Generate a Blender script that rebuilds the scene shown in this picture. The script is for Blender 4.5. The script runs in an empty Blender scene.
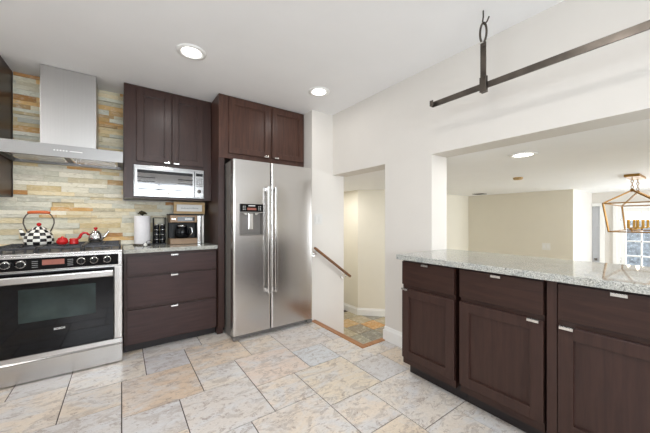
import bpy, bmesh, math, random
from mathutils import Vector, Matrix
random.seed(7)
C = bpy.context.scene.collection
SC = bpy.context.scene
PI = math.pi
CH = 2.44          # kitchen ceiling
LZ = -0.56         # floor of the sunken dining room
DC = 1.71          # ceiling of the sunken dining room

# ------------------------------------------------------------------ camera
cam_d = bpy.data.cameras.new('camera'); cam = bpy.data.objects.new('camera', cam_d); C.objects.link(cam)
cam.location = (0, 0, 1.165)
cam.rotation_euler = (PI/2, 0, -math.radians(35.6))
cam_d.sensor_width = 36; cam_d.lens = 284/650*36
cam_d.shift_y = 3.5/650; cam_d.clip_start = 0.03; cam_d.clip_end = 200
SC.camera = cam

# ------------------------------------------------------------------ world, lights, exposure
w = bpy.data.worlds.new('sky'); SC.world = w; w.use_nodes = True
nt = w.node_tree; bg = nt.nodes['Background']
bg.inputs[0].default_value = (0.90, 0.95, 1.0, 1); bg.inputs[1].default_value = 1.6
SC.view_settings.view_transform = 'Standard'; SC.view_settings.look = 'None'
SC.view_settings.gamma = 1; SC.view_settings.use_curve_mapping = False
SC.view_settings.exposure = -0.10

def area(name, loc, target, sx, sy, energy, col=(1, 1, 1), parent=None):
    d = bpy.data.lights.new(name, 'AREA'); d.shape = 'RECTANGLE'; d.size = sx; d.size_y = sy
    d.energy = energy; d.color = col
    o = bpy.data.objects.new(name, d); C.objects.link(o); o.location = loc
    o.rotation_euler = (Vector(target)-Vector(loc)).to_track_quat('-Z', 'Y').to_euler()
    return o
DAY = (0.94, 0.98, 1.05)
area('daylight_rear_window', (0.35, -2.32, 1.50), (0.35, 0, 1.95), 2.6, 1.2, 122, DAY)
area('daylight_left_window', (-2.42, 0.6, 1.55), (0, 0.6, 1.85), 1.5, 1.3, 34, DAY)  # added fill from the left; the window it shines through is added too
area('daylight_dining_window', (6.4, -2.5, 0.75), (6.2, 0, 0.7), 2.1, 1.5, 210, (0.96, 0.98, 1.03))
area('daylight_french_door', (7.87, 0.62, 0.5), (6, 0.62, 0.5), 0.9, 1.7, 45, DAY)

# ------------------------------------------------------------------ node helpers
def lin(r, g, b):
    f = lambda c: (c/255/12.92) if c/255 <= .04045 else ((c/255+.055)/1.055)**2.4
    return (f(r), f(g), f(b), 1)

class NT:
    def __init__(s, name):
        s.m = bpy.data.materials.new(name); s.m.use_nodes = True
        s.t = s.m.node_tree; s.b = s.t.nodes['Principled BSDF']
    def n(s, typ, **kw):
        o = s.t.nodes.new(typ)
        for k, v in kw.items():
            if k.startswith('i_'):
                o.inputs[k[2:].replace('_', ' ')].default_value = v
            else: setattr(o, k, v)
        return o
    def l(s, a, b): s.t.links.new(a, b)
    def ramp(s, fac, stops, interp='LINEAR'):
        r = s.n('ShaderNodeValToRGB'); e = r.color_ramp.elements; r.color_ramp.interpolation = interp
        while len(e) < len(stops): e.new(0.5)
        for k, (p, c) in enumerate(stops): e[k].position = p; e[k].color = c
        s.l(fac, r.inputs[0]); return r.outputs[0]
    def obj(s, scale=(1, 1, 1)):
        tc = s.n('ShaderNodeTexCoord'); mp = s.n('ShaderNodeMapping'); mp.inputs['Scale'].default_value = scale
        s.l(tc.outputs['Object'], mp.inputs[0]); return mp.outputs[0]
    def noise(s, vec, scale, detail=4, rough=.55, dist=0):
        o = s.n('ShaderNodeTexNoise'); o.inputs['Scale'].default_value = scale; o.inputs['Detail'].default_value = detail
        o.inputs['Roughness'].default_value = rough; o.inputs['Distortion'].default_value = dist
        s.l(vec, o.inputs['Vector']); return o.outputs['Fac']
    def mix(s, fac, a, b, mode='MIX'):
        o = s.n('ShaderNodeMix', data_type='RGBA', blend_type=mode)
        for sock, v in ((o.inputs[0], fac), (o.inputs[6], a), (o.inputs[7], b)):
            if isinstance(v, (tuple, float, int)): sock.default_value = v
            else: s.l(v, sock)
        return o.outputs[2]
    def bump(s, h, strength=.2, dist=.01):
        o = s.n('ShaderNodeBump'); o.inputs['Strength'].default_value = strength; o.inputs['Distance'].default_value = dist
        s.l(h, o.inputs['Height']); s.l(o.outputs[0], s.b.inputs['Normal'])
    def set(s, col=None, rough=None, metal=None, spec=None, **kw):
        if col is not None: s.b.inputs['Base Color'].default_value = col
        if rough is not None: s.b.inputs['Roughness'].default_value = rough
        if metal is not None: s.b.inputs['Metallic'].default_value = metal
        if spec is not None: s.b.inputs['Specular IOR Level'].default_value = spec
        for k, v in kw.items(): s.b.inputs[k.replace('_', ' ')].default_value = v

def plain(name, col, rough=.5, metal=0, var=.05, scale=30, **kw):
    """a procedural material: flat hue with slight noise variation"""
    m = NT(name); m.set(col, rough, metal, **kw)
    f = m.noise(m.obj(), scale, 3)
    a = tuple(c*(1-var) for c in col[:3])+(1,); b = tuple(min(1, c*(1+var)) for c in col[:3])+(1,)
    m.l(m.ramp(f, [(.3, a), (.7, b)]), m.b.inputs['Base Color']); return m.m

def wood(name, c1, c2, axis=2, rough=.36, coat=.04):
    m = NT(name); sc = [22, 22, 22]; sc[axis] = 1.6
    v = m.obj(tuple(sc)); f = m.noise(v, 2.2, 6, .6, .4)
    m.l(m.ramp(f, [(.3, c1), (.72, c2)]), m.b.inputs['Base Color'])
    m.set(rough=rough, spec=.32); m.b.inputs['Coat Weight'].default_value = coat; m.b.inputs['Coat Roughness'].default_value = .22
    m.bump(f, .05, .002); return m.m

def steel(name, col=(.62, .61, .60, 1), rough=.26, axis=2, amp=.06, fine=260):
    m = NT(name); sc = [fine]*3; sc[axis] = 2.5
    f = m.noise(m.obj(tuple(sc)), 1.0, 2)
    m.set(col, rough, 1.0)
    a = tuple(c*.93 for c in col[:3])+(1,); m.l(m.ramp(f, [(.3, a), (.7, col)]), m.b.inputs['Base Color'])
    m.bump(f, amp, .002); return m.m

M = {}
M['wall'] = plain('wall_paint', lin(219, 214, 207), .6, var=.01, scale=5)
M['wall_warm'] = plain('dining_wall_paint', lin(232, 226, 211), .6, var=.01, scale=5)
M['ceil'] = plain('ceiling_paint', lin(246, 246, 246), .75, var=.01, scale=4)
M['white'] = plain('white_gloss_paint', lin(240, 239, 236), .35, var=.01)
M['espresso'] = wood('espresso_wood', lin(50, 33, 29), lin(65, 44, 38), 2)
M['espresso_warm'] = wood('espresso_wood_brown', lin(60, 38, 31), lin(88, 60, 49), 2)  # espresso with the light on the fridge cabinet put into its colour
M['espresso_h'] = wood('espresso_wood_level_grain', lin(48, 32, 31), lin(68, 47, 45), 0)
M['espresso_y'] = wood('espresso_wood_long_grain', lin(44, 27, 23), lin(64, 42, 35), 1)
M['toe'] = plain('toe_kick_dark', lin(28, 21, 22), .5)
M['oak'] = wood('oak_wood', lin(150, 98, 58), lin(190, 135, 88), 1, .35)
M['oak_x'] = wood('oak_wood_cross', lin(150, 98, 58), lin(190, 135, 88), 0, .35)
M['rail'] = wood('handrail_wood', lin(96, 60, 32), lin(134, 88, 50), 0, .35)
M['steel'] = steel('brushed_steel', (.55, .535, .52, 1), .27, 0)
M['steel_hood'] = steel('hood_steel', (.27, .262, .255, 1), .36, 0)
M['steel_chim'] = steel('chimney_steel', (.45, .435, .42, 1), .36, 2, .01, 900)
M['steel_v'] = steel('brushed_steel_upright', (.60, .58, .56, 1), .30, 2)
M['steel_p'] = steel('polished_steel', (.74, .735, .73, 1), .14, 0, .02)
M['nickel'] = steel('satin_nickel', (.78, .77, .75, 1), .25, 0, .02)
M['iron'] = plain('cast_iron', lin(60, 60, 63), .35, .5)
M['black'] = plain('black_plastic', lin(18, 18, 19), .45, spec=.3)
M['blackglass'] = plain('black_glass', lin(10, 11, 15), .04, spec=.3)
M['ovenglass'] = plain('oven_window_glass', lin(42, 52, 51), .06, var=.5, scale=4, spec=.3)
M['greyside'] = plain('grey_enamel', lin(110, 106, 102), .4)
M['display'] = plain('range_display', lin(150, 94, 82), .2)
M['mark'] = plain('printed_mark', lin(215, 215, 212), .4)
M['darkmark'] = plain('printed_grey_mark', lin(120, 120, 118), .5)
M['bronze'] = plain('dark_bronze_metal', lin(92, 85, 78), .30, .85, .25, 14)
M['gold'] = plain('brushed_gold', lin(152, 114, 62), .45, .85)
M['candle'] = plain('candle_sleeve_gold', lin(205, 160, 80), .35, .8)
M['red'] = plain('red_enamel', lin(196, 28, 30), .2)
M['orange'] = plain('orange_wood_grip', lin(196, 92, 40), .35)
M['paper'] = plain('paper_towel', lin(232, 230, 232), .9, var=.03)
M['plastic_white'] = plain('white_plastic', lin(236, 234, 228), .4, var=.01)
M['pine'] = wood('pale_pine', lin(186, 152, 104), lin(214, 184, 138), 0, .5, 0)
M['bronze_panel'] = plain('warm_bronze_panel', lin(128, 104, 80), .4, .3)
M['leaf'] = plain('dark_olive_cloth', lin(62, 56, 34), .7, var=.4, scale=60)
M['siding'] = plain('neighbour_siding', lin(196, 202, 212), .8, var=.4, scale=14)
M['ground'] = plain('outdoor_ground', lin(150, 148, 140), .9)

def emit(name, col, s):
    m = NT(name); m.set(col, .4); m.b.inputs['Emission Color'].default_value = col; m.b.inputs['Emission Strength'].default_value = s
    return m.m
M['lens'] = emit('lamp_lens', (1, .97, .93, 1), 9)
M['bulb'] = emit('bulb_glow', (1, .86, .62, 1), 8)

def glass():
    m = NT('window_glass'); t = m.t
    for n in list(t.nodes): t.nodes.remove(n)
    o = t.nodes.new('ShaderNodeOutputMaterial'); mx = t.nodes.new('ShaderNodeMixShader')
    tr = t.nodes.new('ShaderNodeBsdfTransparent'); gl = t.nodes.new('ShaderNodeBsdfGlossy'); gl.inputs['Roughness'].default_value = .02
    fr = t.nodes.new('ShaderNodeFresnel'); fr.inputs[0].default_value = 1.45
    tr.inputs[0].default_value = (.96, .98, .98, 1)
    t.links.new(fr.outputs[0], mx.inputs[0]); t.links.new(tr.outputs[0], mx.inputs[1]); t.links.new(gl.outputs[0], mx.inputs[2])
    t.links.new(mx.outputs[0], o.inputs[0]); return m.m
M['glass'] = glass()

def granite():
    m = NT('granite'); v = m.obj()
    n1 = m.noise(v, 9, 5, .65, .8); n2 = m.noise(v, 170, 3, .7); n3 = m.noise(v, 80, 4, .7, .5)
    base = m.ramp(n1, [(.3, lin(170, 174, 172)), (.52, lin(206, 205, 198)), (.74, lin(178, 176, 166))])
    sp = m.ramp(n2, [(.38, lin(52, 60, 64)), (.47, lin(150, 156, 156)), (.58, (1, 1, 1, 1))])
    c = m.mix(.55, base, sp, 'MULTIPLY')
    d = m.ramp(n3, [(.37, (.10, .12, .14, 1)), (.44, (1, 1, 1, 1))])
    c = m.mix(.6, c, d, 'MULTIPLY')
    m.l(c, m.b.inputs['Base Color']); m.set(rough=.035, spec=.7); return m.m
M['granite'] = granite()

def stone_mat(name, rough, marble, bumpd):
    m = NT(name)
    at = m.n('ShaderNodeAttribute', attribute_name='Col'); rn = m.n('ShaderNodeAttribute', attribute_name='rnd')
    cb = m.n('ShaderNodeCombineXYZ'); m.l(rn.outputs['Fac'], cb.inputs[0]); m.l(rn.outputs['Fac'], cb.inputs[2])
    tc = m.n('ShaderNodeTexCoord'); ad = m.n('ShaderNodeVectorMath', operation='ADD')
    m.l(tc.outputs['Object'], ad.inputs[0]); m.l(cb.outputs[0], ad.inputs[1])
    mp = m.n('ShaderNodeMapping'); m.l(ad.outputs[0], mp.inputs[0])
    v = mp.outputs[0]
    if marble:
        mp.inputs['Rotation'].default_value = (0, 0, .5); mp.inputs['Scale'].default_value = (1, 1.7, 1)
        n1 = m.noise(v, 3.5, 8, .66, .9); n2 = m.noise(v, 5.5, 9, .74, 1.4); n3 = m.noise(v, 3.2, 6, .7, .8); n4 = m.noise(v, 60, 5, .7)
        c = m.mix(m.ramp(n1, [(.44, (0, 0, 0, 1)), (.62, (.8, .8, .8, 1))]), at.outputs['Color'], lin(214, 213, 214))
        c = m.mix(m.ramp(n3, [(.54, (0, 0, 0, 1)), (.70, (.55, .55, .55, 1))]), c, lin(215, 199, 181))
        c = m.mix(m.ramp(n2, [(.52, (0, 0, 0, 1)), (.585, (.60, .60, .60, 1)), (.66, (.15, .15, .15, 1))]), c, lin(172, 158, 148))
        n5 = m.noise(v, 13, 8, .75, 1.2)
        c = m.mix(m.ramp(n5, [(.56, (0, 0, 0, 1)), (.60, (.75, .75, .75, 1)), (.64, (.1, .1, .1, 1))]), c, lin(136, 112, 96))
        c = m.mix(.35, c, m.ramp(n4, [(.3, lin(200, 198, 196)), (.6, (1, 1, 1, 1))]), 'MULTIPLY')
        m.bump(n2, .08, .004)
    else:
        mp.inputs['Scale'].default_value = (.8, 1, 1.8)
        n1 = m.noise(v, 15, 8, .74, .8); n6 = m.noise(v, 24, 8, .75, 1.2); n2 = m.noise(v, 40, 5, .7)
        c = m.mix(.3, at.outputs['Color'], m.ramp(n1, [(.3, lin(176, 172, 160)), (.55, (1, 1, 1, 1))]), 'MULTIPLY')
        c = m.mix(m.ramp(n1, [(.5, (0, 0, 0, 1)), (.72, (.7, .7, .7, 1))]), c, lin(236, 231, 216))
        c = m.mix(m.ramp(n6, [(.54, (0, 0, 0, 1)), (.66, (.6, .6, .6, 1))]), c, lin(176, 164, 136))
        m.bump(n6, .8, bumpd)
    m.l(c, m.b.inputs['Base Color']); m.set(rough=rough); return m.m
M['tile'] = stone_mat('stone_floor_tile', .28, True, .004)
M['slate'] = stone_mat('slate_floor_tile', .45, False, .004)
M['ledger'] = stone_mat('stacked_ledger_stone', .7, False, .006)
M['grout'] = plain('dark_grout', lin(76, 64, 58), .9)

def checker_mat():
    m = NT('checked_enamel'); tc = m.n('ShaderNodeTexCoord'); sp = m.n('ShaderNodeSeparateXYZ'); m.l(tc.outputs['Object'], sp.inputs[0])
    def mth(op, a, b=None):
        o = m.n('ShaderNodeMath', operation=op)
        for k, v in enumerate((a, b)):
            if v is None: continue
            if isinstance(v, (int, float)): o.inputs[k].default_value = v
            else: m.l(v, o.inputs[k])
        return o.outputs[0]
    a = mth('FLOOR', mth('MULTIPLY', mth('ADD', mth('ARCTAN2', sp.outputs[1], sp.outputs[0]), PI), 14/(2*PI)))
    z = mth('FLOOR', mth('MULTIPLY', sp.outputs[2], 1/.024))
    k = mth('MODULO', mth('ADD', mth('ADD', a, z), 40), 2)
    m.l(m.mix(k, lin(236, 234, 226), lin(24, 24, 26)), m.b.inputs['Base Color']); m.set(rough=.15); return m.m
M['check'] = checker_mat()

# ------------------------------------------------------------------ mesh helpers
class MB:
    def __init__(s): s.bm = bmesh.new()
    def _merge(s, b):
        me = bpy.data.meshes.new('tmp'); b.to_mesh(me); b.free(); s.bm.from_mesh(me); bpy.data.meshes.remove(me)
    def box(s, x0, x1, y0, y1, z0, z1, bev=0.0, seg=2):
        b = bmesh.new(); bmesh.ops.create_cube(b, size=1)
        x0, x1 = sorted((x0, x1)); y0, y1 = sorted((y0, y1)); z0, z1 = sorted((z0, z1))
        for v in b.verts: v.co = Vector((x0+(v.co.x+.5)*(x1-x0), y0+(v.co.y+.5)*(y1-y0), z0+(v.co.z+.5)*(z1-z0)))
        if bev > 0:
            bmesh.ops.bevel(b, geom=list(b.edges), offset=min(bev, .45*min(x1-x0, y1-y0, z1-z0)), segments=seg, profile=.6, affect='EDGES')
        s._merge(b); return s
    def prism(s, pts, axis, a0, a1):
        """pts: 2-D outline in the other two axes, in order"""
        b = bmesh.new()
        def mk(p, a):
            q = list(p); q.insert(axis, a); return b.verts.new(q)
        lo = [mk(p, a0) for p in pts]; hi = [mk(p, a1) for p in pts]; n = len(pts)
        b.faces.new(lo); b.faces.new(list(reversed(hi)))
        for i in range(n): b.faces.new((lo[i], hi[i], hi[(i+1) % n], lo[(i+1) % n]))
        bmesh.ops.recalc_face_normals(b, faces=b.faces[:]); s._merge(b); return s
    def lathe(s, prof, c=(0, 0, 0), seg=32, axis=2, smooth=True):
        b = bmesh.new(); rings = []
        for r, h in prof:
            ring = []
            for k in range(seg):
                t = 2*PI*k/seg; p = [r*math.cos(t), r*math.sin(t)]; p.insert(axis, h)
                if axis == 1: p = [r*math.cos(t), h, r*math.sin(t)]
                ring.append(b.verts.new((p[0]+c[0], p[1]+c[1], p[2]+c[2])))
            rings.append(ring)
        for a, d in zip(rings, rings[1:]):
            for k in range(seg):
                f = b.faces.new((a[k], a[(k+1) % seg], d[(k+1) % seg], d[k])); f.smooth = smooth
        b.faces.new(list(reversed(rings[0]))); b.faces.new(rings[-1])
        bmesh.ops.remove_doubles(b, verts=b.verts[:], dist=1e-6)
        bmesh.ops.recalc_face_normals(b, faces=b.faces[:]); s._merge(b); return s
    def cyl(s, p, q, r, seg=20, r2=None):
        p = Vector(p); q = Vector(q); d = (q-p); L = d.length; b = bmesh.new()
        bmesh.ops.create_cone(b, cap_ends=True, segments=seg, radius1=r, radius2=r if r2 is None else r2, depth=L)
        mt = Matrix.Translation((p+q)/2) @ d.to_track_quat('Z', 'Y').to_matrix().to_4x4()
        bmesh.ops.transform(b, matrix=mt, verts=b.verts[:])
        for f in b.faces:
            if len(f.verts) == 4: f.smooth = True
        s._merge(b); return s
    def bar(s, p, q, w, h):
        p = Vector(p); q = Vector(q); d = q-p; b = bmesh.new(); bmesh.ops.create_cube(b, size=1)
        for v in b.verts: v.co = Vector((v.co.x*w, v.co.y*h, v.co.z*d.length))
        mt = Matrix.Translation((p+q)/2) @ d.to_track_quat('Z', 'Y').to_matrix().to_4x4()
        bmesh.ops.transform(b, matrix=mt, verts=b.verts[:]); s._merge(b); return s
    def tube(s, pts, r, seg=10, closed=False):
        pts = [Vector(p) for p in pts]; b = bmesh.new(); n = len(pts); rings = []
        up = Vector((0, 0, 1)); prev = None
        for i, p in enumerate(pts):
            if closed: t = pts[(i+1) % n]-pts[i-1]
            else: t = pts[min(i+1, n-1)]-pts[max(i-1, 0)]
            t.normalize()
            if prev is None:
                x = t.cross(up)
                if x.length < .1: x = t.cross(Vector((1, 0, 0)))
            else: x = prev-t*prev.dot(t)
            x.normalize(); prev = x; y = t.cross(x)
            rr = r[i] if isinstance(r, (list, tuple)) else r
            rings.append([b.verts.new(p+(x*math.cos(2*PI*k/seg)+y*math.sin(2*PI*k/seg))*rr) for k in range(seg)])
        for i in range(n if closed else n-1):
            a, d = rings[i], rings[(i+1) % n]
            for k in range(seg):
                f = b.faces.new((a[k], a[(k+1) % seg], d[(k+1) % seg], d[k])); f.smooth = True
        if not closed: b.faces.new(list(reversed(rings[0]))); b.faces.new(rings[-1])
        bmesh.ops.recalc_face_normals(b, faces=b.faces[:]); s._merge(b); return s
    def ball(s, c, r, sz=1.0):
        b = bmesh.new(); bmesh.ops.create_uvsphere(b, u_segments=20, v_segments=12, radius=r)
        for v in b.verts: v.co = Vector((v.co.x+c[0], v.co.y+c[1], v.co.z*sz+c[2]))
        for f in b.faces: f.smooth = True
        s._merge(b); return s
    def build(s, name, mat, parent=None):
        me = bpy.data.meshes.new(name); off = Vector((0, 0, 0)); p = parent
        while p is not None: off += p.location; p = p.parent
        for v in s.bm.verts: v.co -= off
        s.bm.to_mesh(me); s.bm.free(); me.materials.append(mat)
        o = bpy.data.objects.new(name, me); C.objects.link(o)
        if parent is not None: o.parent = parent
        return o

def recenter(o, loc):
    """put the origin of a one-mesh thing at its base"""
    d = Vector(loc)-o.location
    for v in o.data.vertices: v.co -= d
    o.location = loc
def tag(o, label, cat, group=None):
    o['label'] = label; o['category'] = cat
    if group: o['group'] = group
    return o
def thing(name, label, cat, loc, group=None):
    o = bpy.data.objects.new(name, None); C.objects.link(o); o.location = loc; o.empty_display_size = .1
    return tag(o, label, cat, group)
def struct(name, mb, mat, parent=None):
    o = mb.build(name, mat, parent)
    if parent is None: o['kind'] = 'structure'
    return o
def text(name, s, size, loc, rot, mat, parent, depth=.0006, bold=0.0):
    cu = bpy.data.curves.new('t', 'FONT'); cu.body = s; cu.size = size; cu.extrude = depth; cu.align_x = 'CENTER'; cu.align_y = 'CENTER'; cu.offset = bold
    to = bpy.data.objects.new('t', cu); C.objects.link(to)
    me = bpy.data.meshes.new_from_object(to.evaluated_get(bpy.context.evaluated_depsgraph_get()))
    C.objects.unlink(to); bpy.data.objects.remove(to); me.name = name
    me.materials.clear(); me.materials.append(mat)
    off = Vector((0, 0, 0)); p = parent
    while p is not None: off += p.location; p = p.parent
    me.transform(Matrix.Translation(Vector(loc)-off) @ rot)
    o = bpy.data.objects.new(name, me); C.objects.link(o); o.parent = parent; return o
ROT_Y = Matrix.Rotation(PI/2, 4, 'X')                      # lettering on a face that looks towards -Y

def patch_mesh(name, boxes, mat, parent=None):
    """many stones or tiles in one surface mesh; boxes = (x0,x1,y0,y1,z0,z1,colour)"""
    bm = bmesh.new(); cl = bm.loops.layers.float_color.new('Col'); fl = bm.faces.layers.float.new('rnd')
    for x0, x1, y0, y1, z0, z1, col in boxes:
        vs = [bm.verts.new(p) for p in ((x0, y0, z0), (x1, y0, z0), (x1, y1, z0), (x0, y1, z0), (x0, y0, z1), (x1, y0, z1), (x1, y1, z1), (x0, y1, z1))]
        r = random.uniform(0, 40)
        for q in ((0, 3, 2, 1), (4, 5, 6, 7), (0, 1, 5, 4), (1, 2, 6, 5), (2, 3, 7, 6), (3, 0, 4, 7)):
            f = bm.faces.new([vs[i] for i in q]); f[fl] = r
            for l in f.loops: l[cl] = col
    me = bpy.data.meshes.new(name); bm.to_mesh(me); bm.free(); me.materials.append(mat)
    o = bpy.data.objects.new(name, me); C.objects.link(o)
    if parent: o.parent = parent
    return o

# ================================================================== ROOM SHELL
XL, YR, YB = -2.30, -2.20, 3.56          # left, rear and back walls of the kitchen
WX0, WX1 = 2.09, 2.31                    # right wall
ST0, ST1 = 1.913, 2.76                   # stair opening in the right wall
PT = 1.40                                # far jamb of the pass-through
NX, NY = 1.775, 1.895                    # edges of the oak nosing

# --- floor: big and small square tiles in a pinwheel pattern
tiles = []
PAL = [(222, 208, 192), (226, 216, 204), (214, 208, 204), (228, 214, 198), (220, 211, 204), (210, 205, 202), (224, 208, 188)]
UX, UY = .1525, .1555
def add_tile(i0, j0, n, col):
    g = .003
    x0, x1, y0, y1 = UX*i0+g, UX*(i0+n)-g, 2.05+UY*j0+g, 2.05+UY*(j0+n)-g
    for (a0, a1, b0, b1) in ((XL, NX, YR, YB), (NX, WX1, YR, NY)):
        c0, c1, d0, d1 = max(x0, a0), min(x1, a1), max(y0, b0), min(y1, b1)
        if c1-c0 > .004 and d1-d0 > .004: tiles.append((c0, c1, d0, d1, -.012, 0.0, lin(*col)))
fixed = {(0, 0): (216, 194, 172), (1, 3): (204, 200, 202), (2, -3): (218, 210, 203), (5, -1): (224, 206, 192), (7, -4): (226, 212, 192), (8, -1): (212, 214, 216), (3, 2): (226, 206, 184)}
for p in range(-14, 15):
    for q in range(-14, 15):
        i, j = 3*p+2*q, 2*p-3*q
        if -18 < i < 18 and -32 < j < 12:
            add_tile(i, j, 3, fixed.get((i, j), random.choice(PAL)))
            add_tile(i+1, j+3, 2, fixed.get((i+1, j+3), random.choice(PAL)))
fl = patch_mesh('floor', tiles, M['tile']); fl['kind'] = 'structure'
mb = MB(); mb.box(XL, NX, YR, YB, -.20, -.004).box(NX, WX1, YR, NY, -.20, -.004)
struct('floor_bed', mb, M['grout'])
# oak nosing round the stair head
mb = MB(); mb.box(NX, NX+.06, NY, ST1, -.03, .006, .004); mb.box(NX+.06, WX1, NY, NY+.055, -.03, .006, .004)
struct('trim_1', mb, M['oak'])
# stairs down to the sunken room
mb = MB()
mb.box(NX+.03, 2.11, NY+.02, ST1, -.60, -.187); mb.box(2.11, 2.39, NY+.02, ST1, -.60, -.373); mb.box(NX, NX+.03, NY, ST1, -.6, -.03)
mb.box(NX+.03, WX1, NY, NY+.02, -.6, -.03)
struct('stairs', mb, M['oak'])
# sunken floor in slate
sl = []; SP = [(160, 154, 138), (176, 164, 138), (140, 136, 126), (186, 170, 140), (200, 164, 112), (160, 156, 140), (194, 174, 136), (150, 138, 120)]
n = 0
for i in range(-3, 24):
    for j in range(-10, 12):
        x0 = 2.31+.305*i; y0 = .45+.305*j
        col = SP[(i*5+j*3+i*j) % len(SP)] if (i, j) != (3, 9) else (206, 154, 88)
        c0, c1, d0, d1 = max(x0, 1.8)+.004, min(x0+.301, 7.85), y0+.004, min(y0+.301, 4.6)
        if c1 > c0+.01 and d1 > d0+.01: sl.append((c0, c1, d0, d1, LZ-.012, LZ, lin(*col)))
fl2 = patch_mesh('floor_dining', sl, M['slate']); fl2['kind'] = 'structure'
struct('floor_dining_bed', MB().box(1.7, 7.85, -2.6, 4.7, LZ-.2, LZ-.004), M['grout'])

# --- ceilings
struct('ceiling', MB().box(XL-.1, WX1, YR-.1, YB+.1, CH, CH+.12), M['ceil'])
struct('ceiling_dining', MB().box(WX1, 7.95, -2.4, 4.7, DC, DC+.1).box(2.265, WX1, ST1+.001, 4.7, DC, DC+.1), M['ceil'])

# --- walls of the kitchen
struct('wall_back', MB().box(XL-.1, 1.79, YB, YB+.12, -.2, CH), M['wall'])
mb = MB(); mb.box(XL-.12, XL, YR, -.15, 0, CH).box(XL-.12, XL, 1.35, YB, 0, CH).box(XL-.12, XL, -.15, 1.35, 0, .9).box(XL-.12, XL, -.15, 1.35, 2.2, CH)
struct('wall_left', mb, M['wall'])
mb = MB(); mb.box(XL-.12, -1.0, YR-.12, YR, 0, CH).box(1.7, WX1, YR-.12, YR, 0, CH).box(-1.0, 1.7, YR-.12, YR, 0, .87).box(-1.0, 1.7, YR-.12, YR, 2.13, CH)
struct('wall_rear', mb, M['wall'])
# the wall that ends beside the fridge and runs down the stairs
struct('wall_stair', MB().box(1.79, 2.265, ST1, YB+.12, LZ, CH), M['wall'])
# right wall: deep header over both openings and the pier between them
mb = MB(); mb.box(WX0, WX1, YR-.12, ST1, DC, CH); mb.box(WX0, WX1, PT, ST0, -.2, DC)
struct('wall_right', mb, M['wall'])
mb = MB(); mb.box(WX1-.02, WX1+.02, YR-.12, PT, LZ, .872); mb.box(WX0, WX1, YR-.12, -.95, 0, DC)
struct('wall_knee', mb, M['wall'])
mb = MB()
for x, y0, y1 in ((WX0, PT+.001, ST0),):
    mb.prism([(WX0, 0), (WX0-.017, 0), (WX0-.017, .10), (WX0-.010, .115), (WX0-.007, .13), (WX0, .135)], 1, y0, y1)
mb.box(WX0-.017, WX0+.08, ST0-.0, ST0+.012, 0.006, .10); 
struct('baseboard_right', mb, M['white'])
# --- sunken room walls
struct('wall_dining_far', MB().box(6.5, 6.62, 1.53, 3.4, LZ, DC), M['wall_warm'])
struct('wall_dining_left', MB().box(3.94, 6.62, 3.4, 3.52, LZ, DC), M['wall_warm'])
mb = MB(); mb.prism([(3.49, 3.85), (3.94, 3.40), (3.94, 3.52), (3.61, 3.85)], 2, LZ, DC)
struct('wall_landing_diagonal', mb, M['wall_warm'])
struct('wall_landing_far', MB().box(3.49, 3.61, 3.85, 4.6, LZ, DC), M['wall_warm'])
struct('wall_landing_back', MB().box(2.265, 3.61, 4.6, 4.72, LZ, DC), M['wall_warm'])
struct('wall_landing_near', MB().box(2.165, 2.265, YB+.12, 4.72, LZ, DC), M['wall_warm'])
EX = 7.75
struct('wall_dining_side', MB().box(6.62, EX, 1.53, 1.65, LZ, DC), M['wall'])
mb = MB(); mb.box(EX, EX+.12, 1.53, 1.66, LZ, DC).box(EX, EX+.12, .15, 1.53, 1.44, DC).box(EX, EX+.12, -2.4, .15, LZ, DC).box(EX, EX+.12, 1.17, 1.41, LZ, 1.44)
struct('wall_dining_end', mb, M['wall'])
mb = MB(); mb.box(WX1, 5.3, -2.4, -2.28, LZ, DC).box(7.5, 7.85, -2.4, -2.28, LZ, DC).box(5.3, 7.5, -2.4, -2.28, LZ, 0).box(5.3, 7.5, -2.4, -2.28, 1.5, DC)
struct('wall_dining_right', mb, M['wall'])
# baseboard round the landing
mb = MB()
def base_run(mb, p, q, h=.13, t=.016):
    p = Vector((p[0], p[1], 0)); q = Vector((q[0], q[1], 0)); d = (q-p).normalized(); nrm = Vector((-d.y, d.x, 0))
    prof = [(0, 0), (t, 0), (t, h-.03), (t*.6, h-.02), (t*.4, h), (0, h)]
    b = bmesh.new(); A = []; B = []
    for u, z in prof:
        A.append(b.verts.new(p+nrm*u+Vector((0, 0, LZ+z)))); B.append(b.verts.new(q+nrm*u+Vector((0, 0, LZ+z))))
    b.faces.new(A); b.faces.new(B[::-1])
    for i in range(len(prof)): b.faces.new((A[i], B[i], B[(i+1) % 6], A[(i+1) % 6]))
    bmesh.ops.recalc_face_normals(b, faces=b.faces[:]); mb._merge(b)
base_run(mb, (3.49, 3.85), (3.49, 4.6)); base_run(mb, (3.94, 3.40), (3.49, 3.85)); base_run(mb, (6.5, 3.40), (3.94, 3.40))
base_run(mb, (6.5, 1.53), (6.5, 3.4))
struct('baseboard_dining', mb, M['white'])

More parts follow.
